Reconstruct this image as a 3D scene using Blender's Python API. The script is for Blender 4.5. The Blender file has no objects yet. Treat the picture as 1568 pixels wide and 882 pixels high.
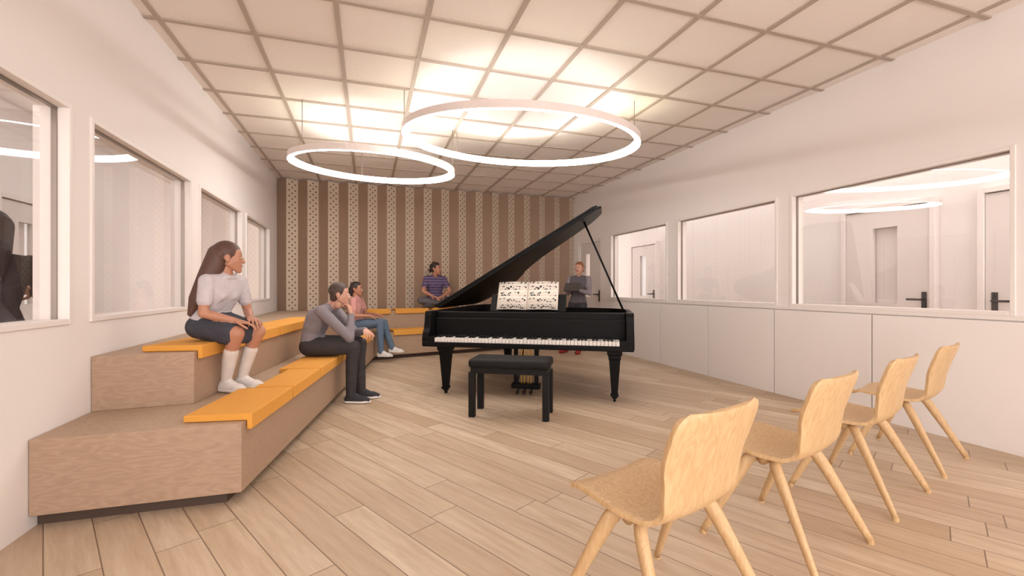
import bpy, bmesh, math, random
from mathutils import Vector, Matrix
from mathutils.bvhtree import BVHTree
random.seed(4)
S=bpy.context.scene
try:
    S.view_settings.view_transform='Standard'
except Exception as e: print(e)

# ---------------------------------------------------------------- node helpers
def srgb(r,g,b):
    f=lambda c:(c/255/12.92) if c/255<=0.04045 else ((c/255+0.055)/1.055)**2.4
    return (f(r),f(g),f(b),1)
class NT:
    def __init__(s,name):
        s.m=bpy.data.materials.new(name); s.m.use_nodes=True
        s.t=s.m.node_tree; s.b=s.t.nodes['Principled BSDF']; s.out=s.t.nodes['Material Output']
    def n(s,ty,**k):
        x=s.t.nodes.new(ty)
        for a,v in k.items(): setattr(x,a,v)
        return x
    def l(s,a,b): s.t.links.new(a,b)
    def inp(s,sock,v):
        if isinstance(v,(int,float)): sock.default_value=v
        elif isinstance(v,(tuple,list)): sock.default_value=v
        else: s.l(v,sock)
    def math(s,op,a,b=None,c=None):
        x=s.n('ShaderNodeMath',operation=op); s.inp(x.inputs[0],a)
        if b is not None: s.inp(x.inputs[1],b)
        if c is not None: s.inp(x.inputs[2],c)
        return x.outputs[0]
    def dot(s,v,w):
        x=s.n('ShaderNodeVectorMath',operation='DOT_PRODUCT'); s.l(v,x.inputs[0]); x.inputs[1].default_value=w
        return x.outputs['Value']
    def comb(s,a,b,c):
        x=s.n('ShaderNodeCombineXYZ'); s.inp(x.inputs[0],a); s.inp(x.inputs[1],b); s.inp(x.inputs[2],c); return x.outputs[0]
    def noise(s,vec,scale=5,detail=3,rough=.5):
        x=s.n('ShaderNodeTexNoise'); s.l(vec,x.inputs['Vector']); x.inputs['Scale'].default_value=scale
        x.inputs['Detail'].default_value=detail; x.inputs['Roughness'].default_value=rough; return x.outputs[0]
    def white(s,vec):
        x=s.n('ShaderNodeTexWhiteNoise',noise_dimensions='3D'); s.l(vec,x.inputs['Vector']); return x.outputs['Value']
    def mix(s,f,a,b):
        x=s.n('ShaderNodeMix',data_type='RGBA'); s.inp(x.inputs[0],f); s.inp(x.inputs[6],a); s.inp(x.inputs[7],b); return x.outputs[2]
    def bump(s,h,st=.2,d=.01):
        x=s.n('ShaderNodeBump'); x.inputs['Strength'].default_value=st; x.inputs['Distance'].default_value=d
        s.l(h,x.inputs['Height']); s.l(x.outputs[0],s.b.inputs['Normal'])
    def coord(s,k='Object'):
        return s.n('ShaderNodeTexCoord').outputs[k]
def plain(name,col,rough=.6,metal=0,var=.04,scale=6,spec=.5,coat=0):
    m=NT(name); c=m.coord(); f=m.noise(c,scale,2)
    d=tuple(max(0,x*(1-var*2)) for x in col[:3])+(1,)
    m.l(m.mix(f,col,d),m.b.inputs['Base Color']); m.b.inputs['Roughness'].default_value=rough
    m.b.inputs['Metallic'].default_value=metal; m.b.inputs['Specular IOR Level'].default_value=spec
    m.b.inputs['Coat Weight'].default_value=coat
    return m.m
def emis(name,col,st):
    m=NT(name); m.b.inputs['Base Color'].default_value=col
    m.b.inputs['Emission Color'].default_value=col; m.b.inputs['Emission Strength'].default_value=st; return m.m
def wood(name,c1,c2,axis=(1,14,14),scale=2.2,rough=.5,bump=.1,rings=9):
    m=NT(name); mp=m.n('ShaderNodeMapping'); m.l(m.coord(),mp.inputs[0]); mp.inputs['Scale'].default_value=axis
    n1=m.noise(mp.outputs[0],scale,2,.5)
    w=m.math('FRACT',m.math('MULTIPLY',n1,rings)); w=m.math('ABSOLUTE',m.math('SUBTRACT',w,.5))
    n2=m.noise(mp.outputs[0],scale*6,3,.6)
    f=m.math('ADD',m.math('MULTIPLY',w,.8),m.math('MULTIPLY',n2,.6))
    cl=m.math('MINIMUM',f,1)
    m.l(m.mix(cl,c1,c2),m.b.inputs['Base Color']); m.b.inputs['Roughness'].default_value=rough
    m.bump(n2,bump,.002); return m.m

def floor_mat():
    m=NT('plank_floor'); c=m.coord(); th=math.radians(118.5)
    u=m.dot(c,(math.cos(th),math.sin(th),0)); v=m.dot(c,(-math.sin(th),math.cos(th),0))
    W=.163; L=1.45
    vr=m.math('DIVIDE',v,W); row=m.math('FLOOR',vr)
    off=m.white(m.comb(row,3.3,1.7))
    uu=m.math('ADD',m.math('DIVIDE',u,L),off); col=m.math('FLOOR',uu)
    idn=m.white(m.comb(row,col,.5)); id2=m.white(m.comb(col,row,7.5))
    fv=m.math('FRACT',vr); fu=m.math('FRACT',uu)
    ev=m.math('MULTIPLY',m.math('MINIMUM',fv,m.math('SUBTRACT',1,fv)),W)
    eu=m.math('MULTIPLY',m.math('MINIMUM',fu,m.math('SUBTRACT',1,fu)),L)
    seam=m.math('LESS_THAN',m.math('MINIMUM',ev,eu),.0024)
    gv=m.comb(m.math('MULTIPLY',u,1.6),m.math('MULTIPLY',v,16),m.math('MULTIPLY',idn,40))
    g=m.noise(gv,1.6,4,.62); gv2=m.comb(m.math('MULTIPLY',u,5),m.math('MULTIPLY',v,90),m.math('MULTIPLY',idn,40))
    g2=m.noise(gv2,2,2,.6)
    a=m.mix(idn,srgb(220,201,176),srgb(186,160,132))
    b=m.mix(m.math('MULTIPLY',id2,.5),a,srgb(226,208,186))
    cc=m.mix(m.math('MULTIPLY',m.math('SUBTRACT',g,.35),1.7),b,srgb(172,143,114))
    cc=m.mix(m.math('MULTIPLY',g2,.3),cc,srgb(152,124,97))
    cc=m.mix(m.math('MULTIPLY',seam,.8),cc,srgb(98,76,60))
    m.l(cc,m.b.inputs['Base Color']); m.b.inputs['Roughness'].default_value=.45; m.b.inputs['Specular IOR Level'].default_value=.35
    m.bump(m.math('SUBTRACT',g2,seam),.12,.002); return m.m

def glass_mat(name,k=1.0,mxf=.3,tint=(.95,.94,.93,1)):
    m=NT(name); m.t.nodes.remove(m.b)
    fr=m.n('ShaderNodeFresnel'); fr.inputs[0].default_value=1.5
    tr=m.n('ShaderNodeBsdfTransparent'); tr.inputs[0].default_value=tint
    gl=m.n('ShaderNodeBsdfGlossy'); gl.inputs['Roughness'].default_value=.015; gl.inputs[0].default_value=(1,1,1,1)
    nz=m.noise(m.coord(),.5,1); f=m.math('MINIMUM',m.math('MULTIPLY',fr.outputs[0],m.math('ADD',k,m.math('MULTIPLY',nz,.05))),mxf)
    mx=m.n('ShaderNodeMixShader'); m.l(f,mx.inputs[0]); m.l(tr.outputs[0],mx.inputs[1]); m.l(gl.outputs[0],mx.inputs[2])
    m.l(mx.outputs[0],m.out.inputs[0]); return m.m

def perf_mat():
    m=NT('perforated_panel'); uv=m.coord('UV'); sp=m.n('ShaderNodeSeparateXYZ'); m.l(uv,sp.inputs[0])
    u,v=sp.outputs[0],sp.outputs[1]; P=.10
    a=m.math('FRACT',m.math('DIVIDE',v,P))
    def d(u0,a0,r):
        x=m.math('MULTIPLY',m.math('SUBTRACT',u,u0),.2); y=m.math('MULTIPLY',m.math('SUBTRACT',a,a0),P)
        return m.math('LESS_THAN',m.math('ADD',m.math('ABSOLUTE',x),m.math('ABSOLUTE',y)),r)
    k=m.math('MAXIMUM',d(.24,.25,.018),d(.76,.25,.018)); k=m.math('MAXIMUM',k,d(.5,.75,.018))
    n=m.noise(m.coord(),5,2)
    base=m.mix(n,srgb(216,198,178),srgb(208,189,168))
    m.l(m.mix(k,base,srgb(108,84,68)),m.b.inputs['Base Color']); m.b.inputs['Roughness'].default_value=.7; return m.m

def page_mat():
    m=NT('sheet_music_print'); uv=m.coord('UV'); sp=m.n('ShaderNodeSeparateXYZ'); m.l(uv,sp.inputs[0])
    u,v=sp.outputs[0],sp.outputs[1]
    row=m.math('MULTIPLY',v,4.5); fr=m.math('FRACT',row)
    inrow=m.math('MULTIPLY',m.math('GREATER_THAN',fr,.15),m.math('LESS_THAN',fr,.82))
    inx=m.math('MULTIPLY',m.math('GREATER_THAN',u,.06),m.math('LESS_THAN',u,.94))
    stf=m.math('LESS_THAN',m.math('FRACT',m.math('MULTIPLY',fr,7)),.3)
    vc=m.comb(m.math('MULTIPLY',u,12),m.math('MULTIPLY',v,16),0)
    vo=m.n('ShaderNodeTexVoronoi'); m.l(vc,vo.inputs['Vector']); vo.inputs['Scale'].default_value=1
    nt=m.math('LESS_THAN',vo.outputs['Distance'],.38)
    k=m.math('MAXIMUM',nt,m.math('MULTIPLY',stf,.4)); k=m.math('MULTIPLY',m.math('MULTIPLY',k,inrow),inx)
    m.l(m.mix(k,srgb(226,216,204),srgb(18,16,16)),m.b.inputs['Base Color']); m.b.inputs['Roughness'].default_value=.8; return m.m

def stripe_mat(name,c1,c2,per):
    m=NT(name); sp=m.n('ShaderNodeSeparateXYZ'); m.l(m.coord(),sp.inputs[0])
    f=m.math('LESS_THAN',m.math('FRACT',m.math('DIVIDE',sp.outputs[2],per)),.2)
    m.l(m.mix(f,c1,c2),m.b.inputs['Base Color']); m.b.inputs['Roughness'].default_value=.85; return m.m

def ceil_mat():
    m=NT('ceiling_tile'); c=m.coord(); n=m.noise(c,28,4,.7); n2=m.noise(c,1.2,2)
    m.l(m.mix(n2,srgb(244,236,231),srgb(238,229,223)),m.b.inputs['Base Color']); m.b.inputs['Roughness'].default_value=.9
    m.bump(n,.35,.008); return m.m

M={}
M['wall']=plain('painted_wall',srgb(240,234,231),.75,var=.01,scale=2)
M['cab']=plain('white_laminate',srgb(241,235,232),.5,var=.01)
M['frame']=plain('white_frame',srgb(238,231,227),.5,var=.01)
M['ceil']=ceil_mat()
M['grid']=plain('ceiling_grid_metal',srgb(182,167,155),.6,var=.02)
M['floor']=floor_mat()
M['glass']=glass_mat('window_glass_left',1.4,.2)
M['glass_r']=glass_mat('window_glass_right',1.3,.13,(.97,.96,.95,1))
M['bench']=wood('bench_veneer',srgb(184,156,132),srgb(158,130,108),(2,14,9),1.6,.6)
M['bench_top']=wood('bench_top_veneer',srgb(190,166,143),srgb(168,143,121),(9,2,9),1.6,.6)
M['toe']=plain('dark_plinth',srgb(78,60,50),.7)
M['cush']=plain('orange_fabric',srgb(226,160,68),.85,var=.03,scale=30)
M['slat']=wood('slat_veneer',srgb(164,137,117),srgb(146,119,100),(9,9,1),2.5,.65)
M['perf']=perf_mat()
M['black']=plain('black_lacquer',srgb(11,10,11),.45,var=0,spec=.16)
M['satin']=plain('black_satin',srgb(18,17,18),.55,var=.02,spec=.25)
M['ivory']=plain('ivory_key',srgb(228,222,216),.3,var=.01)
M['gold']=plain('brass',srgb(190,150,70),.3,metal=1)
M['oak']=wood('oak_veneer',srgb(218,187,143),srgb(188,149,104),(7,7,1.3),2.2,.5,rings=8)
M['oak_leg']=wood('oak_solid',srgb(214,182,138),srgb(188,150,106),(10,10,1.5),2.4,.5)
M['page']=page_mat()
M['ring']=emis('led_diffuser',(1,.96,.92,1),20)
M['ring_up']=emis('led_uplight_diffuser',(1,.95,.74,1),3)
M['ringbody']=plain('white_aluminium',srgb(238,226,222),.4)
M['steel']=plain('steel',srgb(150,140,132),.35,metal=.8)
M['dark']=plain('dark_metal',srgb(60,55,52),.4,metal=.5)
M['door']=plain('door_paint',srgb(226,218,214),.5,var=.01)
M['folder']=plain('folder_cover',srgb(72,64,62),.6,var=.03)
def cloth(name,r,g,b): 
    if name in M: return M[name]
    col=srgb(r,g,b); m=NT(name); c=m.coord()
    if 'hair' in name:
        mp=m.n('ShaderNodeMapping'); m.l(c,mp.inputs[0]); mp.inputs['Scale'].default_value=(70,70,5)
        n1=m.noise(mp.outputs[0],1.5,3,.6)
        m.l(m.mix(n1,tuple(x*.6 for x in col[:3])+(1,),tuple(min(1,x*1.6) for x in col[:3])+(1,)),m.b.inputs['Base Color'])
        m.b.inputs['Roughness'].default_value=.5; m.bump(n1,.5,.006)
    else:
        n1=m.noise(c,7,3,.55); n2=m.noise(c,16,2,.5)
        w=m.math('ABSOLUTE',m.math('SUBTRACT',n1,.5)); h=m.math('ADD',m.math('MULTIPLY',w,1.6),m.math('MULTIPLY',n2,.3))
        m.l(m.mix(m.math('MINIMUM',m.math('MULTIPLY',w,4),1),tuple(x*.9 for x in col[:3])+(1,),col),m.b.inputs['Base Color'])
        m.b.inputs['Roughness'].default_value=.85
        if 'shoe' not in name and 'sock' not in name: m.bump(h,.55,.03)
    M[name]=m.m
    return M[name]
def skin(name,r,g,b):
    if name not in M:
        M[name]=plain(name,srgb(r,g,b),.5,var=.03); 
    return M[name]

# ---------------------------------------------------------------- mesh helpers
def link(o,parent=None):
    S.collection.objects.link(o)
    if parent:
        o.parent=parent
    return o
def empty(name,loc=(0,0,0),rz=0):
    e=bpy.data.objects.new(name,None); e.location=loc; e.rotation_euler=(0,0,rz); e.empty_display_size=.2
    S.collection.objects.link(e); return e
def mobj(name,vs,fs,mats,parent=None,smooth=False,mi=None,uv=None):
    me=bpy.data.meshes.new(name); me.from_pydata([tuple(v) for v in vs],[],fs); 
    if not isinstance(mats,list): mats=[mats]
    for m in mats: me.materials.append(m)
    if mi: me.polygons.foreach_set('material_index',mi)
    if smooth: me.polygons.foreach_set('use_smooth',[True]*len(me.polygons))
    if uv:
        ul=me.uv_layers.new(name='UVMap')
        for p in me.polygons:
            for li in p.loop_indices: ul.data[li].uv=uv[p.index][li-p.loop_start]
    me.update()
    return link(bpy.data.objects.new(name,me),parent)
def boxv(x0,x1,y0,y1,z0,z1):
    return [(x0,y0,z0),(x1,y0,z0),(x1,y1,z0),(x0,y1,z0),(x0,y0,z1),(x1,y0,z1),(x1,y1,z1),(x0,y1,z1)]
BF=[(0,3,2,1),(4,5,6,7),(0,1,5,4),(1,2,6,5),(2,3,7,6),(3,0,4,7)]
def boxes(name,L,mat,parent=None,bevel=0,smooth=False):
    vs=[];fs=[]
    for b in L:
        k=len(vs); vs+=boxv(*b); fs+=[tuple(i+k for i in f) for f in BF]
    o=mobj(name,vs,fs,mat,parent)
    if bevel:
        md=o.modifiers.new('bevel','BEVEL'); md.width=bevel; md.segments=3; md.limit_method='ANGLE'
    return o
def prism(name,poly,z0,z1,mat,parent=None,bevel=0,mats=None):
    n=len(poly); vs=[(x,y,z0) for x,y in poly]+[(x,y,z1) for x,y in poly]
    fs=[tuple(range(n))[::-1],tuple(range(n,2*n))]+[(i,(i+1)%n,(i+1)%n+n,i+n) for i in range(n)]
    o=mobj(name,vs,fs,mats or mat,parent)
    if mats:
        o.data.polygons[1].material_index=1
    if bevel:
        md=o.modifiers.new('bevel','BEVEL'); md.width=bevel; md.segments=3; md.limit_method='ANGLE'; md.angle_limit=math.radians(40)
    return o
def tube(pts,rads,seg=12,flat=1,caps=True):
    pts=[Vector(p) for p in pts]; vs=[];fs=[]
    if isinstance(rads,(int,float)): rads=[rads]*len(pts)
    t0=(pts[1]-pts[0]).normalized(); up=Vector((0,0,1)) if abs(t0.z)<.9 else Vector((1,0,0))
    a=t0.cross(up).normalized()
    for i,p in enumerate(pts):
        t=(pts[min(i+1,len(pts)-1)]-pts[max(i-1,0)]).normalized()
        a=(a-t*a.dot(t)).normalized(); b=t.cross(a)
        for k in range(seg):
            w=2*math.pi*k/seg; vs.append(p+a*math.cos(w)*rads[i]*flat+b*math.sin(w)*rads[i])
    for i in range(len(pts)-1):
        for k in range(seg):
            k2=(k+1)%seg; fs.append((i*seg+k,i*seg+k2,(i+1)*seg+k2,(i+1)*seg+k))
    if caps:
        fs.append(tuple(range(seg))[::-1]); fs.append(tuple(range((len(pts)-1)*seg,len(pts)*seg)))
    return vs,fs
def tubeobj(name,pts,rads,mat,parent=None,seg=12,flat=1):
    v,f=tube(pts,rads,seg,flat); return mobj(name,v,f,mat,parent,smooth=True)
def merge(parts):
    vs=[];fs=[]
    for v,f in parts:
        k=len(vs); vs+=list(v); fs+=[tuple(i+k for i in q) for q in f]
    return vs,fs
def catmull(P,n):
    out=[]; P=[Vector(p) for p in P]
    for i in range(len(P)-1):
        p0=P[max(i-1,0)];p1=P[i];p2=P[i+1];p3=P[min(i+2,len(P)-1)]
        for k in range(n):
            t=k/n; out.append(.5*((2*p1)+(p2-p0)*t+(2*p0-5*p1+4*p2-p3)*t*t+(3*p1-p0-3*p2+p3)*t**3))
    out.append(P[-1]); return out

# ---------------------------------------------------------------- room
XL,XR,YB,YF,ZC=-1.49,4.15,8.57,-2.6,3.02
ZS,ZT=.93,2.085
CW=.14
def wallholes(name,x0,x1,y0,y1,holes):
    ys=sorted({y0,y1}|{h[0] for h in holes}|{h[1] for h in holes}); L=[]
    for a,b in zip(ys,ys[1:]):
        hs=[h for h in holes if h[0]<=a+1e-6 and h[1]>=b-1e-6]
        if hs:
            h=hs[0]
            if h[2]>0: L.append((x0,x1,a,b,0,h[2]))
            L.append((x0,x1,a,b,h[3],ZC))
        else: L.append((x0,x1,a,b,0,ZC))
    return boxes(name,L,M['wall'])
LW=[(-.3,1.24),(1.40,2.95),(3.12,4.63),(4.83,6.30),(6.50,7.93)]
RW=[(-1.56,.06),(.22,1.66),(1.81,3.49),(3.645,5.26),(5.48,7.07)]
D1=(7.42,8.36)
wallholes('wall_left',XL-CW,XL,YF,YB+.6,[(a,b,ZS,ZT) for a,b in LW])
wallholes('wall_right',XR,XR+CW,YF,YB+.6,[(a,b,ZS,ZT) for a,b in RW]+[(D1[0],D1[1],0,2.06)])
boxes('wall_back',[(XL-.0,XR,YB+.02,YB+.16,0,ZC)],M['wall'])
boxes('floor',[(-4.2,7.0,YF-.3,YB+2.2,-.1,0)],M['floor'])
boxes('ceiling',[(-4.2,7.0,YF,YB+2.2,ZC,ZC+.1)],M['ceil'])
# ceiling T-grid
L=[];w=.017
gx=[-1.40+.6*i for i in range(10)]; gy=[8.55-.6*i for i in range(19)]
for x in gx:
    if XL<x<XR: L.append((x-w,x+w,YF,YB,ZC-.012,ZC))
for y in gy: L.append((XL,XR,y-w,y+w,ZC-.0125,ZC))
boxes('trim_ceiling_grid',L,M['grid'])
# windows
def window(name,side,y0,y1,z0=ZS,z1=ZT):
    e=empty(name,(0,0,0))
    xi=XL if side<0 else XR; s=side
    xa,xb=sorted((xi-s*.012,xi+s*CW)); f=.028
    boxes('frame',[(xa,xb,y0,y0+f,z0,z1),(xa,xb,y1-f,y1,z0,z1),(xa,xb,y0+f,y1-f,z0,z0+f),(xa,xb,y0+f,y1-f,z1-f,z1)],M['frame'],e,bevel=.003)
    xg=xi+s*.05
    boxes('gasket',[(xg-.012,xg+.012,y0+f,y0+f+.008,z0+f,z1-f),(xg-.012,xg+.012,y1-f-.008,y1-f,z0+f,z1-f),(xg-.012,xg+.012,y0+f,y1-f,z1-f-.008,z1-f)],M['steel'],e)
    mobj('glass',[(xg,y0+f,z0+f),(xg,y1-f,z0+f),(xg,y1-f,z1-f),(xg,y0+f,z1-f)],[(0,1,2,3)],M['glass'] if s<0 else M['glass_r'],e)
i=1
for a,b in LW: window('window_%d'%i,-1,a,b); i+=1
for a,b in RW: window('window_%d'%i,1,a,b); i+=1
# sill trims
boxes('trim_sill',[(XR-.02,XR,YF,7.2,ZS-.03,ZS)],M['frame'])
# doors
def door(name,x,s,y0,y1,hy,vy0,vy1):
    """door in/at plane x, s=-1 : faces -X"""
    e=empty(name)
    t=.05; f=.05
    xa,xb=sorted((x+s*.02,x-s*.06))
    boxes('frame',[(xa,xb,y0,y0+f,0,2.06),(xa,xb,y1-f,y1,0,2.06),(xa,xb,y0+f,y1-f,2.01,2.06)],M['frame'],e,bevel=.004)
    xa,xb=sorted((x+s*.0,x-s*.045)); a,b=y0+f+.004,y1-f-.004
    boxes('leaf',[(xa,xb,a,vy0,.01,2.0),(xa,xb,vy1,b,.01,2.0),(xa,xb,vy0,vy1,.01,.95),(xa,xb,vy0,vy1,1.8,2.0)],M['door'],e)
    xg=(xa+xb)/2
    mobj('vision_glass',[(xg,vy0,.95),(xg,vy1,.95),(xg,vy1,1.8),(xg,vy0,1.8)],[(0,1,2,3)],M['glass_r'],e)
    xh=x+s*.05
    sg=1 if hy<(y0+y1)/2 else -1
    P=[tube([(x,hy,1.0),(xh,hy,1.0),(xh+s*.005,hy+sg*.01,1.0),(xh+s*.005,hy+sg*.13,1.0)],.011,10),
       (boxv(min(x,x+s*.008),max(x,x+s*.008),hy-.022,hy+.022,.86,1.08),BF)]
    v,fc=merge(P); mobj('handle',v,fc,M['dark'],e)
door('door_1',XR+.03,-1,D1[0],D1[1],7.54,7.92,8.08)
XF=5.52
door('door_2',XF,-1,3.0,3.95,3.1,3.35,3.6)
door('door_3',XF,-1,1.72,2.67,2.55,2.05,2.3)
door('door_4',XF,-1,7.6,8.55,7.72,8.0,8.2)
# corridors beyond the windows
boxes('wall_corridor_right',[(XF+.06,XF+.2,YF,YB+2.2,0,ZC)],M['wall'])
boxes('wall_corridor_left',[(-3.6,-3.45,YF,YB+2.2,0,ZC)],M['wall'])
boxes('wall_corridor_end',[(-4.2,XL-CW,YB+2.0,YB+2.15,0,ZC),(XR+CW,7,YB+2.0,YB+2.15,0,ZC)],M['wall'])
door('door_5',-3.40,1,5.6,6.5,5.7,5.9,6.1)
# cupboards under right windows
e=empty('storage_cupboard')
ys=[6.58,5.62,4.645,3.67,2.70,1.73,.76,-.21,-1.18,-2.15]
boxes('cupboard_doors',[(XR-.022,XR-.001,b+.006,a-.006,.0,ZS-.04) for a,b in zip(ys,ys[1:])],M['cab'],e,bevel=.002)

# ---------------------------------------------------------------- folded back wall
n=17; P=(XR-XL)/n; vs=[];fs=[];mi=[];uv=[]
for k in range(n):
    x0=XL+k*P; x1=x0+P*.5; x2=x0+P
    dp=.13
    for (xa,ya,xb,yb,m_) in ((x0,YB-.0,x1,YB-dp,0),(x1,YB-dp,x2,YB-.0,1)):
        b=len(vs); vs+=[(xa,ya,.0),(xb,yb,.0),(xb,yb,ZC-.02),(xa,ya,ZC-.02)]; fs.append((b,b+1,b+2,b+3)); mi.append(m_)
        uv.append([(0,0),(1,0),(1,ZC),(0,ZC)])
mobj('wall_back_acoustic_panel',vs,fs,[M['slat'],M['perf']],mi=mi,uv=uv)

# ---------------------------------------------------------------- tiered seating
XB=XL+.003
e=empty('tiered_seating')
low=[(XB,2.64),(-.62,2.62),(.11,7.2),(2.4,7.72),(2.4,8.435),(XB,8.435)]
toe=[(XB,2.70),(-.70,2.68),(.05,7.26),(2.36,7.78),(2.36,8.435),(XB,8.435)]
upp=[(XB,3.13),(-1.0,3.16),(-.32,7.58),(2.4,8.2),(2.4,8.435),(XB,8.435)]
prism('plinth',toe,0,.07,M['toe'],e)
prism('lower_tier',low,.065,.42,None,e,mats=[M['bench'],M['bench_top']],bevel=.004)
prism('upper_tier',upp,.42,.733,None,e,mats=[M['bench'],M['bench_top']],bevel=.004)
def cushion(p,q,depth,z,t0,t1):
    """along edge p->q (left side = inside)"""
    p=Vector((p[0],p[1],0));q=Vector((q[0],q[1],0)); d=(q-p).normalized(); n_=Vector((-d.y,d.x,0))
    a=p+d*t0; L_=t1-t0; w_=.012
    prof=[(-.03,-.045),(-.03,.037),(depth,.037),(depth,.002),(-.004,.002),(-.004,-.045)]
    vs=[a+n_*x+Vector((0,0,z+h)) for x,h in prof]+[a+d*L_+n_*x+Vector((0,0,z+h)) for x,h in prof]
    k=len(prof); fs=[tuple(range(k)),tuple(range(k,2*k))[::-1]]+[(i,i+k,(i+1)%k+k,(i+1)%k) for i in range(k)]
    o=mobj('seat_cushion',vs,fs,M['cush'])
    md=o.modifiers.new('bevel','BEVEL'); md.width=.006; md.segments=3
    return o
l1,l2,l3=low[1],low[2],low[3]; u1,u2,u3=upp[1],upp[2],upp[3]
for k in range(6):
    cushion(l1,l2,.30 if k!=1 else .22,.42,.05+k*.69,.05+k*.69+.66)
for k in range(6):
    if k in(4,): continue
    cushion(u1,u2,.30,.733,.03+k*.69,.03+k*.69+.66)
for k in range(3):
    cushion(l2,l3,.30,.42,.28+k*.66,.28+k*.66+.58)
for k in range(4):
    cushion(u2,u3,.2,.733,.12+k*.66,.12+k*.66+.58)

# ---------------------------------------------------------------- ring pendants
def ringlight(name,c,R,gx_,gy_,angs):
    e=empty(name,c); N=96; w=.05; h=.065
    def zo(x,y): return gx_*x+gy_*y
    prof=[(R-w/2,-h/2),(R-w/2,h/2),(R+w/2,h/2),(R+w/2,-h/2)]
    vs=[];fs=[];mi=[]
    for k in range(N):
        a=2*math.pi*k/N
        for r,z in prof: x,y=r*math.cos(a),r*math.sin(a); vs.append((x,y,z+zo(x,y)))
    for k in range(N):
        k2=(k+1)%N
        for j in range(4):
            j2=(j+1)%4; fs.append((k*4+j,k*4+j2,k2*4+j2,k2*4+j)); mi.append((1,2,0,1)[j])
    mobj('ring_profile',vs,fs,[M['ringbody'],M['ring'],M['ring_up']],e,mi=mi,smooth=False)
    for j,a in enumerate(angs):
        a=math.radians(a); x,y=R*math.cos(a),R*math.sin(a)
        tubeobj('wire_%d'%j,[(x,y,zo(x,y)),(x,y,ZC-c[2])],.0035,M['steel'],e,6)
    return e
ringlight('ring_pendant_light',(1.487,4.31,2.62),1.156,-.020,.100,(176,-19,113))
ringlight('ring_pendant_light',(.083,5.49,2.545),.903,-.025,.068,(218,-10,100))

# ---------------------------------------------------------------- piano
PO=(.546,4.705,0); PA=-math.radians(29.5)
e=empty('grand_piano',PO,PA)
W=2.13
side=[(0,.30),(0,1.9)]+[(p.x,p.y) for p in catmull([(0,1.9,0),(.06,2.17,0),(.32,2.32,0),(.62,2.24,0),(.8,2.0,0),(.95,1.7,0),(1.25,1.42,0),(1.65,1.28,0),(1.98,1.14,0),(2.13,.9,0)],5)][1:]+[(W,.30)]
prism('case_bottom',side,.53,.60,M['black'],e)
prism('soundboard',[(x*.97+.02,y*.985) for x,y in side],.60,.74,M['gold'],e)
# rim wall
def rim(name,poly,t,z0,z1,mat,par):
    c=[Vector((x,y)) for x,y in poly]; n=len(c); vs=[];
    for i in range(n):
        a=c[max(i-1,0)];b=c[min(i+1,n-1)]; d=(b-a).normalized(); nn=Vector((d.y,-d.x))
        q=c[i]+nn*t
        vs+= [(c[i].x,c[i].y,z0),(c[i].x,c[i].y,z1),(q.x,q.y,z1),(q.x,q.y,z0)]
    fs=[]
    for i in range(n-1):
        for j in range(4):
            j2=(j+1)%4; fs.append((i*4+j,i*4+j2,(i+1)*4+j2,(i+1)*4+j))
    fs+=[(0,3,2,1),(n*4-4,n*4-3,n*4-2,n*4-1)]
    return mobj(name,vs,fs,mat,par)
rim('rim',side,.045,.53,.875,M['black'],e)
# arms (cheeks) with sloping curved fronts
def arm(x0,x1):
    pr=[(.32,.53),(-.02,.53),(-.02,.60),(.0,.66),(.03,.70),(.05,.78),(.055,.84),(.07,.875),(.32,.875)]
    k=len(pr); vs=[(x0,y,z) for y,z in pr]+[(x1,y,z) for y,z in pr]
    return vs,[tuple(range(k)),tuple(range(k,2*k))[::-1]]+[(i,i+k,(i+1)%k+k,(i+1)%k) for i in range(k)]
v,f=merge([arm(0,.07),arm(W-.07,W)]); mobj('arms',v,f,M['black'],e)
boxes('keybed',[(0.005,W-.005,-.03,.34,.515,.565)],M['black'],e,bevel=.008)
boxes('nameboard',[(.07,W-.07,.19,.23,.565,.80),(.07,W-.07,.23,.36,.60,.865)],M['black'],e,bevel=.01)
boxes('key_blocks',[(.07,.13,-.02,.19,.565,.615),(W-.13,W-.07,-.02,.19,.565,.615)],M['black'],e,bevel=.004)
kw=(W-.27)/52; x0=.135
boxes('white_keys',[(x0+i*kw+.002,x0+(i+1)*kw-.002,-.015,.19,.566,.606) for i in range(52)],M['ivory'],e)
bk=[]
for i in range(51):
    if i%7 in (0,2,3,5,6): bk.append((x0+(i+1)*kw-.011,x0+(i+1)*kw+.011,.045,.19,.606,.628))
boxes('black_keys',bk,M['satin'],e)
# lid
A=math.radians(31); HZ=.885
def lidpt(s,b,h): return (s*math.cos(A)-h*math.sin(A),b,HZ+s*math.sin(A)+h*math.cos(A))
lp=[(0,.45),(2.06,.45),(2.13,.52)]+[(x,y) for x,y in side[::-1][1:]]
lp=[p for i,p in enumerate(lp) if not (i>2 and p[1]<.46)]
def slab(name,poly,h0,h1):
    n=len(poly); vs=[lidpt(s,b,h0) for s,b in poly]+[lidpt(s,b,h1) for s,b in poly]
    fs=[tuple(range(n))[::-1],tuple(range(n,2*n))]+[(i,(i+1)%n,(i+1)%n+n,i+n) for i in range(n)]
    o=mobj(name,vs,fs,M['black'],e); md=o.modifiers.new('b','BEVEL'); md.width=.004; md.segments=2; md.limit_method='ANGLE'; return o
slab('lid',lp,0,.028)
slab('lid_front_flap',[(0.0,.46),(2.05,.46),(2.1,.52),(2.1,.86),(0,.86)],.03,.055)
tubeobj('prop_stick',[(2.09,.75,.80),lidpt(1.9,.72,0)],.011,M['black'],e,8)
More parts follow.
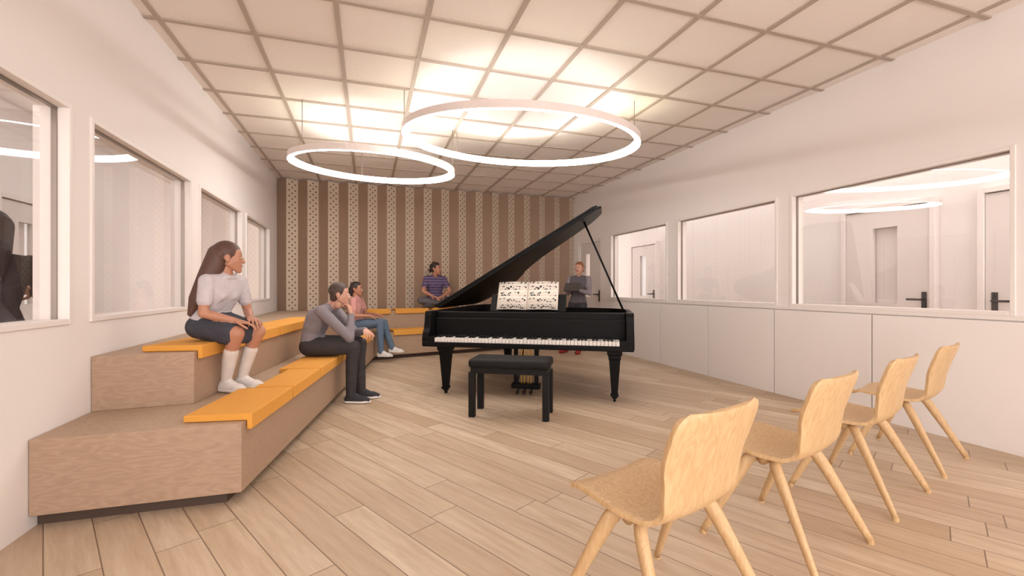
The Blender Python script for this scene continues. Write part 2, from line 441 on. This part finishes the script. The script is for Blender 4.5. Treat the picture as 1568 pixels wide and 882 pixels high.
# legs
def leg(cx,cy):
    sec=[(.53,.072),(.47,.072),(.455,.060),(.43,.060),(.415,.054),(.08,.030),(.075,.038),(.055,.038),(.05,.026),(.035,.024)]
    vs=[];fs=[]
    for z,h in sec: vs+=[(cx-h,cy-h,z),(cx+h,cy-h,z),(cx+h,cy+h,z),(cx-h,cy+h,z)]
    for i in range(len(sec)-1):
        for j in range(4): j2=(j+1)%4; fs.append((i*4+j,(i+1)*4+j,(i+1)*4+j2,i*4+j2))
    fs+=[(0,1,2,3),tuple(range(len(sec)*4-4,len(sec)*4))[::-1]]
    c=tube([(cx-.012,cy,.022),(cx+.012,cy,.022)],.022,14)
    return merge([(vs,fs),c])
for nm,(a,b) in (('leg_1',(.2,.15)),('leg_2',(1.95,.15)),('leg_3',(.62,1.35))):
    v,f=leg(a,b); mobj(nm,v,f,M['black'],e)
# pedal lyre
lx,ly=1.04,.30
P_=[(boxv(lx-.13,lx-.09,ly-.02,ly+.02,.10,.53),BF),(boxv(lx+.09,lx+.13,ly-.02,ly+.02,.10,.53),BF),(boxv(lx-.15,lx+.15,ly-.05,ly+.05,.06,.11),BF),(boxv(lx-.15,lx+.15,ly-.04,ly+.04,.49,.53),BF)]
v,f=merge(P_); o=mobj('pedal_lyre',v,f,M['black'],e)
v,f=merge([tube([(lx+dx,ly,.10),(lx+dx,ly,.50)],.006,8) for dx in (-.05,-.02,.02,.05)]); mobj('lyre_rods',v,f,M['gold'],e)
v,f=merge([tube([(lx+dx,ly-.03,.055),(lx+dx,ly-.09,.05),(lx+dx,ly-.13,.04),(lx+dx,ly-.15,.035)],[.01,.012,.02,.014],10) for dx in (-.07,0,.07)]); mobj('pedals',v,f,M['dark'],e)
v,f=merge([tube([(lx+dx,ly+.04,.09),(lx+dx*.8,.75,.55)],.008,8) for dx in (-.1,.1)]); mobj('lyre_braces',v,f,M['dark'],e)
# music desk + sheet music
def desk():
    vs=[(.62,.40,.87),(1.45,.40,.87),(1.45,.50,1.05),(.62,.50,1.05)]; vs+=[(x,y+.015,z) for x,y,z in vs]
    return mobj('music_desk',vs,[(0,1,2,3),(7,6,5,4),(0,4,5,1),(1,5,6,2),(2,6,7,3),(3,7,4,0)],M['black'],e)
desk()
em=empty('sheet_music',PO,PA)
for sgn,nm in ((-1,'left_page'),(1,'right_page')):
    vs=[];fs=[];uv=[]; N=12; wd=.335
    for j in range(2):
        for i in range(N+1):
            q=i/N; bulge=.03*math.sin(math.pi*min(1,q*1.3))*(1-q*.3)
            zz=.885+j*.30
            vs.append((1.03+sgn*q*wd,.385+j*.15-bulge,zz+.006*math.sin(math.pi*q)))
    for i in range(N):
        fs.append((i,i+1,N+2+i,N+1+i)); 
        us=[i/N,(i+1)/N] if sgn>0 else [1-i/N,1-(i+1)/N]
        uv.append([(us[0],0),(us[1],0),(us[1],1),(us[0],1)])
    o=mobj(nm,vs,fs,M['page'],em,uv=uv,smooth=True); md=o.modifiers.new('s','SOLIDIFY'); md.thickness=.006; md.offset=1

# bench stool
eb=empty('piano_bench',PO,PA)
o=boxes('cushion',[(.69,1.40,-.66,-.32,.425,.505)],M['satin'],eb,bevel=.03)
boxes('apron',[(.71,1.38,-.64,-.34,.38,.43)],M['satin'],eb,bevel=.004)
boxes('legs',[(a,a+.055,b,b+.055,0,.39) for a in (.695,1.34) for b in (-.655,-.38)],M['satin'],eb,bevel=.005)

# ---------------------------------------------------------------- chairs
def chair(px,py,rz):
    e=empty('wooden_chair',(px,py,0),rz)
    prof=catmull([(.505,.396,0),(.485,.412,0),(.43,.423,0),(.32,.416,0),(.21,.410,0),(.14,.418,0),(.095,.455,0),(.072,.53,0),(.048,.62,0),(.022,.70,0),(0,.765,0)],5)
    n=len(prof); U=14; vs=[];fs=[]
    # arc length
    s=[0]
    for i in range(1,n): s.append(s[-1]+(prof[i]-prof[i-1]).length)
    T=s[-1]
    keys=[(0,.205),(.35,.215),(.45,.205),(.56,.190),(.66,.199),(.85,.222),(1,.22)]
    def hw(t):
        for (a,x),(b,y) in zip(keys,keys[1:]):
            if t<=b: 
                q=(t-a)/(b-a); q=q*q*(3-2*q); return x+(y-x)*q
        return keys[-1][1]
    for i in range(n):
        y,z=prof[i].x,prof[i].y; t=s[i]/T; h=hw(t)
        r=.05
        for end in (s[i],T-s[i]):
            if end<r: h-= r-math.sqrt(max(0,r*r-(r-end)**2))
        bk=min(1,max(0,(t-.5)/.25))
        for j in range(U+1):
            u=-1+2*j/U
            vs.append((u*h,y+bk*.028*u*u,z+(1-bk)*.014*u*u-(.012*(1-bk))))
    for i in range(n-1):
        for j in range(U): a=i*(U+1)+j; fs.append((a,a+1,a+U+2,a+U+1))
    o=mobj('seat_shell',vs,fs,M['oak'],e,smooth=True)
    md=o.modifiers.new('s','SOLIDIFY'); md.thickness=.016; md.offset=0
    md=o.modifiers.new('b','BEVEL'); md.width=.004; md.segments=2; md.limit_method='ANGLE'; md.angle_limit=math.radians(50)
    k=1
    for sx in (-1,1):
        for fy in (0,.465):
            ay=.25+(.022 if fy else -.022)
            v,f=tube(catmull([(sx*.13,ay,.386),(sx*.168,ay+(.03 if fy else -.03),.376),(sx*.197,ay+(fy-ay)*.32,.31),(sx*.262,fy,.012 )],6),[.022]*6+[.026]*6+[.026-.011*i/6 for i in range(7)],14,.8)
            mobj('leg_%d'%k,v,f,M['oak_leg'],e,smooth=True); k+=1
    tubeobj('cross_rail',[(-.17,.25,.383),(0,.25,.386),(.17,.25,.383)],.022,M['oak_leg'],e,12)
    v,f=merge([tube([(sx*.262,fy,0),(sx*.262,fy,.02)],.0135,12) for sx in (-1,1) for fy in (0,.465)]); mobj('glides',v,f,M['oak_leg'],e)
    return e
rz=math.radians(16.6); ex=Vector((math.cos(rz),math.sin(rz),0))
for i in range(4):
    p=Vector((1.24,1.12,0))+Vector((.82,.245,0))*i-ex*.225
    chair(p.x,p.y,rz)

# ---------------------------------------------------------------- people
ICO={}
def ico(sub):
    if sub not in ICO:
        bm=bmesh.new(); bmesh.ops.create_icosphere(bm,subdivisions=sub,radius=1)
        ICO[sub]=([v.co.copy() for v in bm.verts],[tuple(v.index for v in f.verts) for f in bm.faces]); bm.free()
    return ICO[sub]
def hull(sp,sub=2):
    bm=bmesh.new()
    for c,r in sp:
        c=Vector(c)
        for v in ico(sub)[0]: bm.verts.new(c+v*r)
    r=bmesh.ops.convex_hull(bm,input=bm.verts)
    dele=[g for g in r['geom_interior'] if isinstance(g,bmesh.types.BMVert)]
    if dele: bmesh.ops.delete(bm,geom=list(set(dele)),context='VERTS')
    lo=[v for v in bm.verts if not v.link_faces]
    if lo: bmesh.ops.delete(bm,geom=lo,context='VERTS')
    bm.verts.index_update()
    out=([v.co.copy() for v in bm.verts],[tuple(v.index for v in f.verts) for f in bm.faces]); bm.free(); return out
def ell(c,ax,sub=3):
    v,f=ico(sub); c=Vector(c)
    return [c+ax[0]*p.x+ax[1]*p.y+ax[2]*p.z for p in v],f
def remesh(prims,vox,smooth=3):
    """prims: list of (verts,faces,label) -> verts,faces,labels"""
    vs=[];fs=[];lb=[]
    for v,f,l in prims:
        k=len(vs); vs+=v; fs+=[tuple(i+k for i in q) for q in f]; lb+=[l]*len(f)
    me=bpy.data.meshes.new('tmp'); me.from_pydata([tuple(v) for v in vs],[],fs); me.update()
    o=bpy.data.objects.new('tmp',me); S.collection.objects.link(o)
    md=o.modifiers.new('r','REMESH'); md.mode='VOXEL'; md.voxel_size=vox
    if smooth: sm=o.modifiers.new('s','SMOOTH'); sm.factor=.5; sm.iterations=smooth
    dg=bpy.context.evaluated_depsgraph_get(); dg.update()
    ev=o.evaluated_get(dg); m2=bpy.data.meshes.new_from_object(ev)
    bvh=BVHTree.FromPolygons([tuple(v) for v in vs],fs)
    V=[v.co.copy() for v in m2.vertices]; F=[];LB=[]
    for p in m2.polygons:
        F.append(tuple(p.vertices)); r=bvh.find_nearest(p.center); LB.append(lb[r[2]] if r[2] is not None else lb[0])
    bpy.data.objects.remove(o); bpy.data.meshes.remove(me); bpy.data.meshes.remove(m2)
    return V,F,LB
def V3(*a): return Vector(a)
def lerp(a,b,t): return a+(b-a)*t
def hand(w,d,pn,side,s,curl=.5):
    """w wrist, d direction of fingers, pn palm normal (palm faces pn), side vector towards thumb"""
    d=d.normalized(); pn=(pn-d*pn.dot(d)).normalized(); t=d.cross(pn).normalized()*side
    P=[]
    kn=[w+d*(.088-.006*abs(i-1.2))*s+t*(.031-.0205*i)*s for i in range(4)]
    P.append(hull([(w-d*.01*s,.021*s),(w+d*.02*s+t*.012*s,.017*s),(w+d*.02*s-t*.012*s,.017*s)]+[(k_-d*.004*s,.0115*s) for k_ in kn])+('skin',))
    for i,ln in enumerate((.92,1.0,.94,.76)):
        p=kn[i]; ang=curl*.45; r=.0088*s
        for j,sg in enumerate((.044,.027,.022)):
            q=p+(d*math.cos(ang)+pn*math.sin(ang)).normalized()*sg*ln*s
            q+=t*(.0025*(1.5-i))*s
            P.append(hull([(p,r),(q,r*.9)])+('skin',)); p=q; r*=.9; ang+=curl*.75
    p=w+d*.02*s+t*.02*s+pn*.008*s; q=p+(d*.6+t*.75+pn*.25).normalized()*.04*s; q2=q+(d*.85+t*.35+pn*.35).normalized()*.03*s; q3=q2+(d*.95+t*.1+pn*.35).normalized()*.024*s
    P.append(hull([(p,.015*s),(q,.011*s)])+('skin',)); P.append(hull([(q,.0105*s),(q2,.0095*s)])+('skin',)); P.append(hull([(q2,.0095*s),(q3,.008*s)])+('skin',))
    return P
def human(name,J,s,mats,o={}):
    """mats: dict label->material"""
    f=J['f'].normalized(); up=V3(0,0,1)
    hipL,hipR=J['hipL'],J['hipR']; pel=(hipL+hipR)/2; lp_=(hipL-hipR).normalized()
    shL,shR=J['shL'],J['shR']; ls=(shL-shR).normalized(); nb=(shL+shR)/2
    tor=(nb-pel); waist=lerp(pel,nb,.38)+J.get('waist',V3(0,0,0)); chest=lerp(pel,nb,.74)+J.get('chest',V3(0,0,0))
    td=tor.normalized(); fem=o.get('fem',0)
    P=[]
    bot=o.get('bottom','bottom')
    ab=pel+(waist-pel)*.35
    P.append(hull([(hipL,.09*s),(hipR,.09*s),(ab+lp_*.07*s,.088*s),(ab-lp_*.07*s,.088*s)],3)+(bot,))
    k=.9 if fem else 1.0
    w1=.058*s*k; P.append(hull([(ab+lp_*.072*s,.092*s),(ab-lp_*.072*s,.092*s),(waist+lerp(lp_,ls,.5)*w1,.084*s*k),(waist-lerp(lp_,ls,.5)*w1,.084*s*k)],3)+('top',))
    P.append(hull([(waist+ls*w1,.084*s*k),(waist-ls*w1,.084*s*k),(chest+ls*.08*s*k,.094*s),(chest-ls*.08*s*k,.094*s)],3)+('top',))
    P.append(hull([(chest+ls*.08*s*k,.094*s),(chest-ls*.08*s*k,.094*s),(shL-ls*.012*s,.05*s),(shR+ls*.012*s,.05*s),(nb+td*.02*s,.058*s)],3)+('top',))
    P.append(hull([(nb+td*.03*s,.055*s),(nb+ls*.09*s,.04*s),(nb-ls*.09*s,.04*s)],3)+('top',))
    if fem:
        for q in (-1,1): P.append(hull([(chest+f*.055*s+ls*q*.055*s-td*.02*s,.052*s),(chest,.05*s)],3)+('top',))
    hd=J['head']; hs=o.get('hs',s)
    hu=J.get('hu',up).normalized()
    P.append(hull([(nb+td*.03*s,.05*s),(hd-hu*.06*hs-J['hf'].normalized()*.015*hs,.046*s)],3)+('skin',))
    if o.get('collar'):
        for q in (-1,1):
            P.append(hull([(nb+td*.075*s-f*.035*s,.012*s),(nb+td*.07*s+ls*q*.045*s,.012*s),(nb+td*.045*s+ls*q*.055*s+f*.02*s,.012*s)],2)+('top',))
            P.append(hull([(nb+td*.065*s+ls*q*.04*s+f*.01*s,.011*s),(nb+td*.03*s+ls*q*.045*s+f*.055*s,.010*s),(nb+td*.035*s+ls*q*.012*s+f*.06*s,.010*s)],2)+('top',))
    for q,sh in (('L',shL),('R',shR)):
        el,wr=J['el'+q],J['wr'+q]
        if o.get('short'):
            P.append(hull([(sh,.046*s),(el,.035*s)],2)+('skin',)); P.append(hull([(sh,.056*s),(lerp(sh,el,.6),.053*s)],3)+('top',))
            P.append(hull([(el,.035*s),(lerp(el,wr,.3),.036*s),(wr,.023*s)],2)+('skin',))
        else:
            P.append(hull([(sh,.058*s),(el,.045*s)],3)+('sleeve',)); P.append(hull([(el,.045*s),(lerp(el,wr,.3),.044*s),(lerp(el,wr,.93),.034*s)],3)+('sleeve',))
            P.append(hull([(lerp(el,wr,.8),.024*s),(wr,.023*s)],2)+('skin',))
    lg=o.get('legs','bottom'); 
    for q in 'LR':
        h,kn,an,toe=J['hip'+q],J['kn'+q],J['an'+q],J['toe'+q].normalized()
        ex=0 if lg=='skin' else .008*s
        P.append(hull([(h,.086*s+ex),(lerp(h,kn,.5),.078*s+ex),(kn,.056*s+ex)],3)+(lg,))
        sd=(an-kn).normalized(); back=-f+sd*f.dot(sd)
        sh_=o.get('shin',lg); same=sh_==lg; ey=0 if same else .006*s
        P.append(hull([(kn,.055*s+ex),(lerp(kn,an,.3)+back*.012*s,.052*s+ex-ey)],3)+(lg if same else 'skin',))
        t0=.22 if same else .40
        P.append(hull([(lerp(kn,an,t0)+back*.012*s,.051*s+ex+ey*.5),(lerp(kn,an,t0+.15)+back*.012*s,.048*s+ex+ey*.5),(an,.036*s+(ex*1.4))],3)+(sh_,))
        hl=an-up*.042*s-toe*.03*s; ty=toe; tl=ty.cross(up)
        P.append(hull([(hl,.036*s),(an,.038*s),(an+toe*.07*s-up*.035*s,.036*s)],3)+('shoe',))
        P.append(hull([(hl,.036*s),(hl+toe*.145*s-up*.004*s+tl*.016*s,.032*s),(hl+toe*.145*s-up*.004*s-tl*.016*s,.032*s),(hl+toe*.195*s-up*.012*s,.024*s)],3)+('shoe',))
        if o.get('sole'):
            P.append(hull([(hl-up*.022*s-toe*.006*s,.0165*s),(hl-up*.022*s-toe*.012*s+tl*.018*s,.0155*s),(hl-up*.022*s-toe*.012*s-tl*.018*s,.0155*s),(hl+toe*.15*s-up*.022*s+tl*.036*s,.0155*s),(hl+toe*.15*s-up*.022*s-tl*.036*s,.0155*s),(hl+toe*.212*s-up*.022*s,.0155*s)],2)+('sole',))
    if o.get('skirt'):
        a=.80
        P.append(hull([(hipL,.092*s),(hipR,.092*s),(lerp(hipL,J['knL'],a),.078*s),(lerp(hipR,J['knR'],a),.078*s),(lerp(hipL,J['knL'],a)-up*.03*s,.07*s),(lerp(hipR,J['knR'],a)-up*.03*s,.07*s),(ab+lp_*.06*s,.09*s),(ab-lp_*.06*s,.09*s)],3)+('bottom',))
    P+=[hull(a,3)+(b,) for a,b in o.get('extra',[])]
    allv,allf,alll=[],[],[]
    def add(V,F,LB):
        k=len(allv); allv.extend(V); allf.extend([tuple(i+k for i in q) for q in F]); alll.extend(LB)
    add(*remesh(P,.006))
    # head
    hf=J['hf'].normalized(); hf=(hf-hu*hf.dot(hu)).normalized(); hl_=hu.cross(hf)
    def H(a,b,c): return hd+(hf*a+hl_*b+hu*c)*hs
    def E(c,ra,rb,rc): return ell(c,(hf*ra*hs,hl_*rb*hs,hu*rc*hs))
    Q=[E(H(-.005,0,.03),.09,.074,.085)+('skin',)]
    Q.append(hull([(H(.045,q*.033,.035),.034*hs) for q in(-1,1)]+[(H(.048,q*.037,-.02),.027*hs) for q in(-1,1)]+[(H(.0,q*.046,-.045),.02*hs) for q in(-1,1)]+[(H(.066,q*.012,-.095),.017*hs) for q in(-1,1)],3)+('skin',))
    Q.append(hull([(H(.08,0,.012),.008*hs),(H(.100,0,-.027),.009*hs),(H(.084,.012,-.031),.008*hs),(H(.084,-.012,-.031),.008*hs),(H(.07,0,-.03),.01*hs)],2)+('skin',))
    Q.append(E(H(.079,0,-.054),.012,.023,.0045)+('lips',)); Q.append(E(H(.078,0,-.062),.012,.019,.006)+('lips',))
    for q in(-1,1):
        Q.append(E(H(-.01,q*.076,-.005),.018,.009,.03)+('skin',))
        Q.append(hull([(H(.080,q*.018,.024),.0055*hs),(H(.072,q*.045,.026),.0045*hs)],2)+('hair',))
        Q.append(hull([(H(.070,q*.022,.001),.0125*hs),(H(.064,q*.040,.001),.011*hs)],2)+('skin',))
    Q.append(E(H(-.015,0,.042),.094,.083,.086)+('hair',))
    Q.append(hull([(H(-.05,q*.045,.03),.04*hs) for q in(-1,1)]+[(H(-.055,q*.035,-.035),.034*hs) for q in(-1,1)],3)+('hair',))
    for sp in o.get('hair',[]): Q.append(hull([(H(*c),r*hs) for c,r in sp],3)+('hair',))
    for sp in o.get('hairw',[]): Q.append(hull(sp,3)+('hair',))
    Q.append(hull([(hd-hu*.1*hs-hf*.015*hs,.043*s),(hd-hu*.03*hs-hf*.01*hs,.045*s)],3)+('skin',))
    add(*remesh(Q,.0042,2))
    for q in(-1,1):
        v,f2=E(H(.0725,q*.031,.001),.0125,.0145,.0075); add(v,f2,['eye']*len(f2))
        v,f2=E(H(.0815,q*.031,.001),.0048,.0065,.0065); add(v,f2,['iris']*len(f2))
    # hands
    for q in 'LR':
        hd_=J.get('hand'+q)
        d,pn=hd_[0],hd_[1]; cu=hd_[2] if len(hd_)>2 else .5
        add(*remesh(hand(J['wr'+q],d,pn,(1 if q=='L' else -1),s,cu),.0032,1))
    names=[];idx={}
    for l in alll:
        if l not in idx: idx[l]=len(names); names.append(l)
    dflt={'eye':M['eye'],'iris':M['iris'],'sleeve':mats['top'],'sole':M['sole'],'lips':M['lips']}
    ml=[mats.get(n_,dflt.get(n_)) for n_ in names]
    return mobj(name,allv,allf,ml,smooth=True,mi=[idx[l] for l in alll])
M['eye']=plain('eye_white',srgb(225,220,215),.3,var=0); M['iris']=plain('iris_dark',srgb(45,30,22),.2,var=0)
M['sole']=plain('rubber_sole',srgb(235,230,225),.6,var=0); M['lips']=plain('lips',srgb(176,98,88),.45,var=.02)
SK1=skin('skin_tan',186,132,106); SK2=skin('skin_fair',202,152,130); SK3=skin('skin_warm',184,130,106)

# schoolgirl on upper tier
fg=V3(.87,-.49,0)
human('seated_schoolgirl',dict(f=fg,hipR=V3(-1.065,3.46,.862),hipL=V3(-.99,3.595,.862),shR=V3(-1.0,3.385,1.165),shL=V3(-.865,3.62,1.165),
  head=V3(-.905,3.50,1.325),hf=V3(.95,.28,-.05),elR=V3(-1.01,3.35,.955),elL=V3(-.83,3.68,.95),wrR=V3(-.835,3.37,.905),wrL=V3(-.775,3.50,.915),
  handR=(V3(.9,.2,-.25),V3(0,0,-1),.5),handL=(V3(.45,-.9,-.2),V3(0,0,-1),.5),
  knR=V3(-.82,3.35,.82),knL=V3(-.72,3.47,.82),anR=V3(-.905,3.44,.493),anL=V3(-.835,3.54,.493),toeR=V3(.8,-.5,0),toeL=V3(.85,-.35,0)),.86,
  dict(skin=SK1,top=cloth('grey_white_blouse',204,196,200),bottom=cloth('navy_skirt',62,62,72),hair=cloth('brown_hair',84,56,46),sock=cloth('white_sock',218,208,202),shoe=cloth('white_shoe',226,220,216)),
  dict(fem=1,short=1,legs='skin',shin='sock',skirt=1,collar=1,sole=1,hs=.93,
   hairw=[[(V3(-.955,3.49,1.345),.075),(V3(-1.01,3.465,1.20),.066)],[(V3(-1.01,3.465,1.20),.066),(V3(-1.07,3.44,1.05),.048)],[(V3(-1.07,3.44,1.05),.048),(V3(-1.105,3.43,.95),.018)]]))

# boy leaning on knees
fb=V3(.95,-.3,0)
human('seated_boy',dict(f=fb,hipR=V3(-.535,4.70,.555),hipL=V3(-.485,4.87,.555),shR=V3(-.42,4.59,.90),shL=V3(-.32,4.91,.90),waist=V3(-.05,.015,.0),chest=V3(-.045,.01,.02),
  head=V3(-.262,4.70,1.055),hf=V3(.97,-.02,-.06),elR=V3(-.165,4.585,.64),elL=V3(-.12,4.84,.66),wrR=V3(-.155,4.66,.86),wrL=V3(-.02,4.66,.70),
  handR=(V3(-.12,.22,.6),V3(-.7,.3,-.1),1.3),handL=(V3(.2,-.9,-.2),V3(0,-.1,-1),.8),
  knR=V3(-.125,4.60,.545),knL=V3(-.07,4.78,.56),anR=V3(-.155,4.61,.082),anL=V3(-.065,4.77,.082),toeR=V3(.95,-.3,0),toeL=V3(.97,-.2,0)),1.0,
  dict(skin=SK2,top=cloth('grey_sweater',138,130,136),bottom=cloth('black_trousers',56,52,54),hair=cloth('short_dark_hair',64,46,38),shoe=cloth('black_canvas_shoe',52,50,56)),
  dict(sole=1,hs=.98))

# girl with pink top in the corner
fp=V3(.93,-.36,0)
human('seated_girl',dict(f=fp,hipR=V3(-.19,7.22,.55),hipL=V3(-.13,7.38,.55),shR=V3(-.21,7.17,.93),shL=V3(-.11,7.45,.93),
  head=V3(-.165,7.30,1.105),hf=V3(.95,-.3,-.05),elR=V3(-.19,7.10,.70),elL=V3(-.03,7.48,.70),wrR=V3(.03,7.06,.70),wrL=V3(.11,7.30,.71),
  handR=(V3(.9,.1,-.1),V3(0,0,-1),.4),handL=(V3(.7,-.5,-.1),V3(0,0,-1),.4),
  knR=V3(.19,7.05,.60),knL=V3(.24,7.22,.58),anR=V3(.19,6.98,.16),anL=V3(.36,7.10,.20),toeR=V3(.9,-.3,0),toeL=V3(.9,-.3,0)),.93,
  dict(skin=SK3,top=cloth('pink_tshirt',214,154,148),bottom=cloth('blue_jeans',96,114,136),hair=cloth('black_hair',44,32,32),shoe=cloth('white_shoe',226,220,216)),
  dict(fem=1,short=1,sole=1,hair=[[((-.08,0,.0),.05),((-.09,0,-.08),.045)]]))

# woman cross-legged on upper tier
human('cross_legged_woman',dict(f=V3(.1,-1,0),hipR=V3(1.09,8.19,.868),hipL=V3(1.26,8.21,.868),shR=V3(1.01,8.15,1.29),shL=V3(1.33,8.19,1.29),
  head=V3(1.18,8.10,1.47),hf=V3(.75,-.65,-.05),elR=V3(.94,8.02,1.06),elL=V3(1.42,8.07,1.06),wrR=V3(1.08,7.90,.98),wrL=V3(1.27,7.90,.98),
  handR=(V3(.6,-.5,-.2),V3(0,0,-1),.5),handL=(V3(-.6,-.5,-.2),V3(0,0,-1),.5),
  knR=V3(.89,7.99,.90),knL=V3(1.46,8.03,.90),anR=V3(1.24,7.88,.86),anL=V3(1.08,7.95,.85),toeR=V3(.8,-.3,0),toeL=V3(-.8,-.3,0)),.96,
  dict(skin=SK1,top=stripe_mat('striped_tshirt',srgb(82,66,100),srgb(140,122,152),.05),bottom=cloth('grey_leggings',100,96,100),hair=cloth('black_hair',44,32,32),shoe=cloth('grey_shoe',76,72,74)),
  dict(fem=1,short=1,hair=[[((-.05,0,.09),.045),((-.105,0,.05),.04)],[((-.1,0,.0),.035),((-.13,0,-.03),.035)]]))

# standing woman with folder
ft=V3(-.75,-.66,0)
human('standing_woman',dict(f=ft,hipL=V3(3.49,6.89,.83),hipR=V3(3.38,7.01,.83),shL=V3(3.565,6.81,1.275),shR=V3(3.335,7.05,1.275),
  head=V3(3.44,6.90,1.455),hf=V3(-.7,-.65,-.02),elL=V3(3.56,6.76,1.03),elR=V3(3.29,7.02,1.03),wrL=V3(3.36,6.74,1.08),wrR=V3(3.22,6.90,1.08),
  handL=(V3(-.8,.3,.1),V3(.2,.3,1),.9),handR=(V3(.3,-.8,.1),V3(.3,.2,1),.9),
  knL=V3(3.45,6.86,.45),knR=V3(3.33,7.02,.45),anL=V3(3.43,6.89,.075),anR=V3(3.27,7.08,.075),toeL=V3(-.6,-.7,0),toeR=V3(-.85,-.4,0)),.93,
  dict(skin=SK2,top=cloth('grey_top',96,88,94),sleeve=cloth('grey_cardigan',140,130,138),bottom=cloth('dark_trousers',50,48,58),hair=cloth('auburn_hair',140,86,56),shoe=cloth('red_shoe',150,44,40)),
  dict(fem=1,hair=[[((-.08,0,.06),.04),((-.11,0,.02),.035)]]))
ef=empty('document_folder',(3.245,6.765,1.135))
o=boxes('cover',[(-.14,.14,-.012,.012,-.08,.08)],M['folder'],ef,bevel=.004)
ef.rotation_euler=(math.radians(-35),0,math.atan2(-.66,-.75)+math.radians(90))

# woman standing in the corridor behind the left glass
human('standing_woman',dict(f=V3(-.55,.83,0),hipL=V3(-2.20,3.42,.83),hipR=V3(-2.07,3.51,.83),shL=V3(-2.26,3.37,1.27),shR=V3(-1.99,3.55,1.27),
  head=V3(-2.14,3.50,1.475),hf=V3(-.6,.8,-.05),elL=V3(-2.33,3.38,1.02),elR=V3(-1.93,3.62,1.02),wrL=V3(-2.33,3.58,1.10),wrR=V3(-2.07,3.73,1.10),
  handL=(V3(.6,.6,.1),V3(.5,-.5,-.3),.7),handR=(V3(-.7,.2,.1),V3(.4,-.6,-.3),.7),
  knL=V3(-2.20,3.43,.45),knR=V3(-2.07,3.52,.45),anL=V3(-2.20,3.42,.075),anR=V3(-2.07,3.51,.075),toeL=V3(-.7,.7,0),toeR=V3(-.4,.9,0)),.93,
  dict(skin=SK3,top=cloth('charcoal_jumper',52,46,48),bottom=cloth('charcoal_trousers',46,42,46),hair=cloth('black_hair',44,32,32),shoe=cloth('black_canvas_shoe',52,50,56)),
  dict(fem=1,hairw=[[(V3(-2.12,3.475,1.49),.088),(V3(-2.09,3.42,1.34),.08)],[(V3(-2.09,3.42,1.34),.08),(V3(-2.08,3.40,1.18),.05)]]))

# ---------------------------------------------------------------- lights
def light(name,ty,loc,en,col=(1,.9,.82),rot=(0,0,0),**k):
    l=bpy.data.lights.new(name,ty); l.energy=en; l.color=col
    for a,v in k.items(): setattr(l,a,v)
    ob=bpy.data.objects.new(name,l); ob.location=loc; ob.rotation_euler=rot; S.collection.objects.link(ob); return ob
up=(math.pi,0,0)
for nm,x,y,z in (('a',.36,4.05,2.62),('b',2.60,4.05,2.62),('c',-.7,5.1,2.58)):
    light('uplight_'+nm,'SPOT',(x,y,z),5 if nm!='c' else 2,(1,.96,.66),up,spot_size=math.radians(172),spot_blend=1,shadow_soft_size=.03)
for nm,x in (('r',4.9),('l',-2.55)):
    light('corridor_light_'+nm,'AREA',(x,3.5,ZC-.02),(60 if nm=='r' else 38),(1,.94,.92),shape='RECTANGLE',size=.5,size_y=9)
w=bpy.data.worlds.new('world'); S.world=w; w.use_nodes=True
bg=w.node_tree.nodes['Background']; bg.inputs[0].default_value=(1,.94,.915,1); bg.inputs[1].default_value=4.5  # soft fill added: world light enters through the rear, left without a wall

cam=bpy.data.cameras.new('camera'); co=bpy.data.objects.new('camera',cam); S.collection.objects.link(co)
co.location=(0,0,1.12); co.rotation_euler=(math.radians(90),0,-math.radians(17.93))
cam.sensor_width=36; cam.lens=15.68; cam.clip_start=.02
S.camera=co
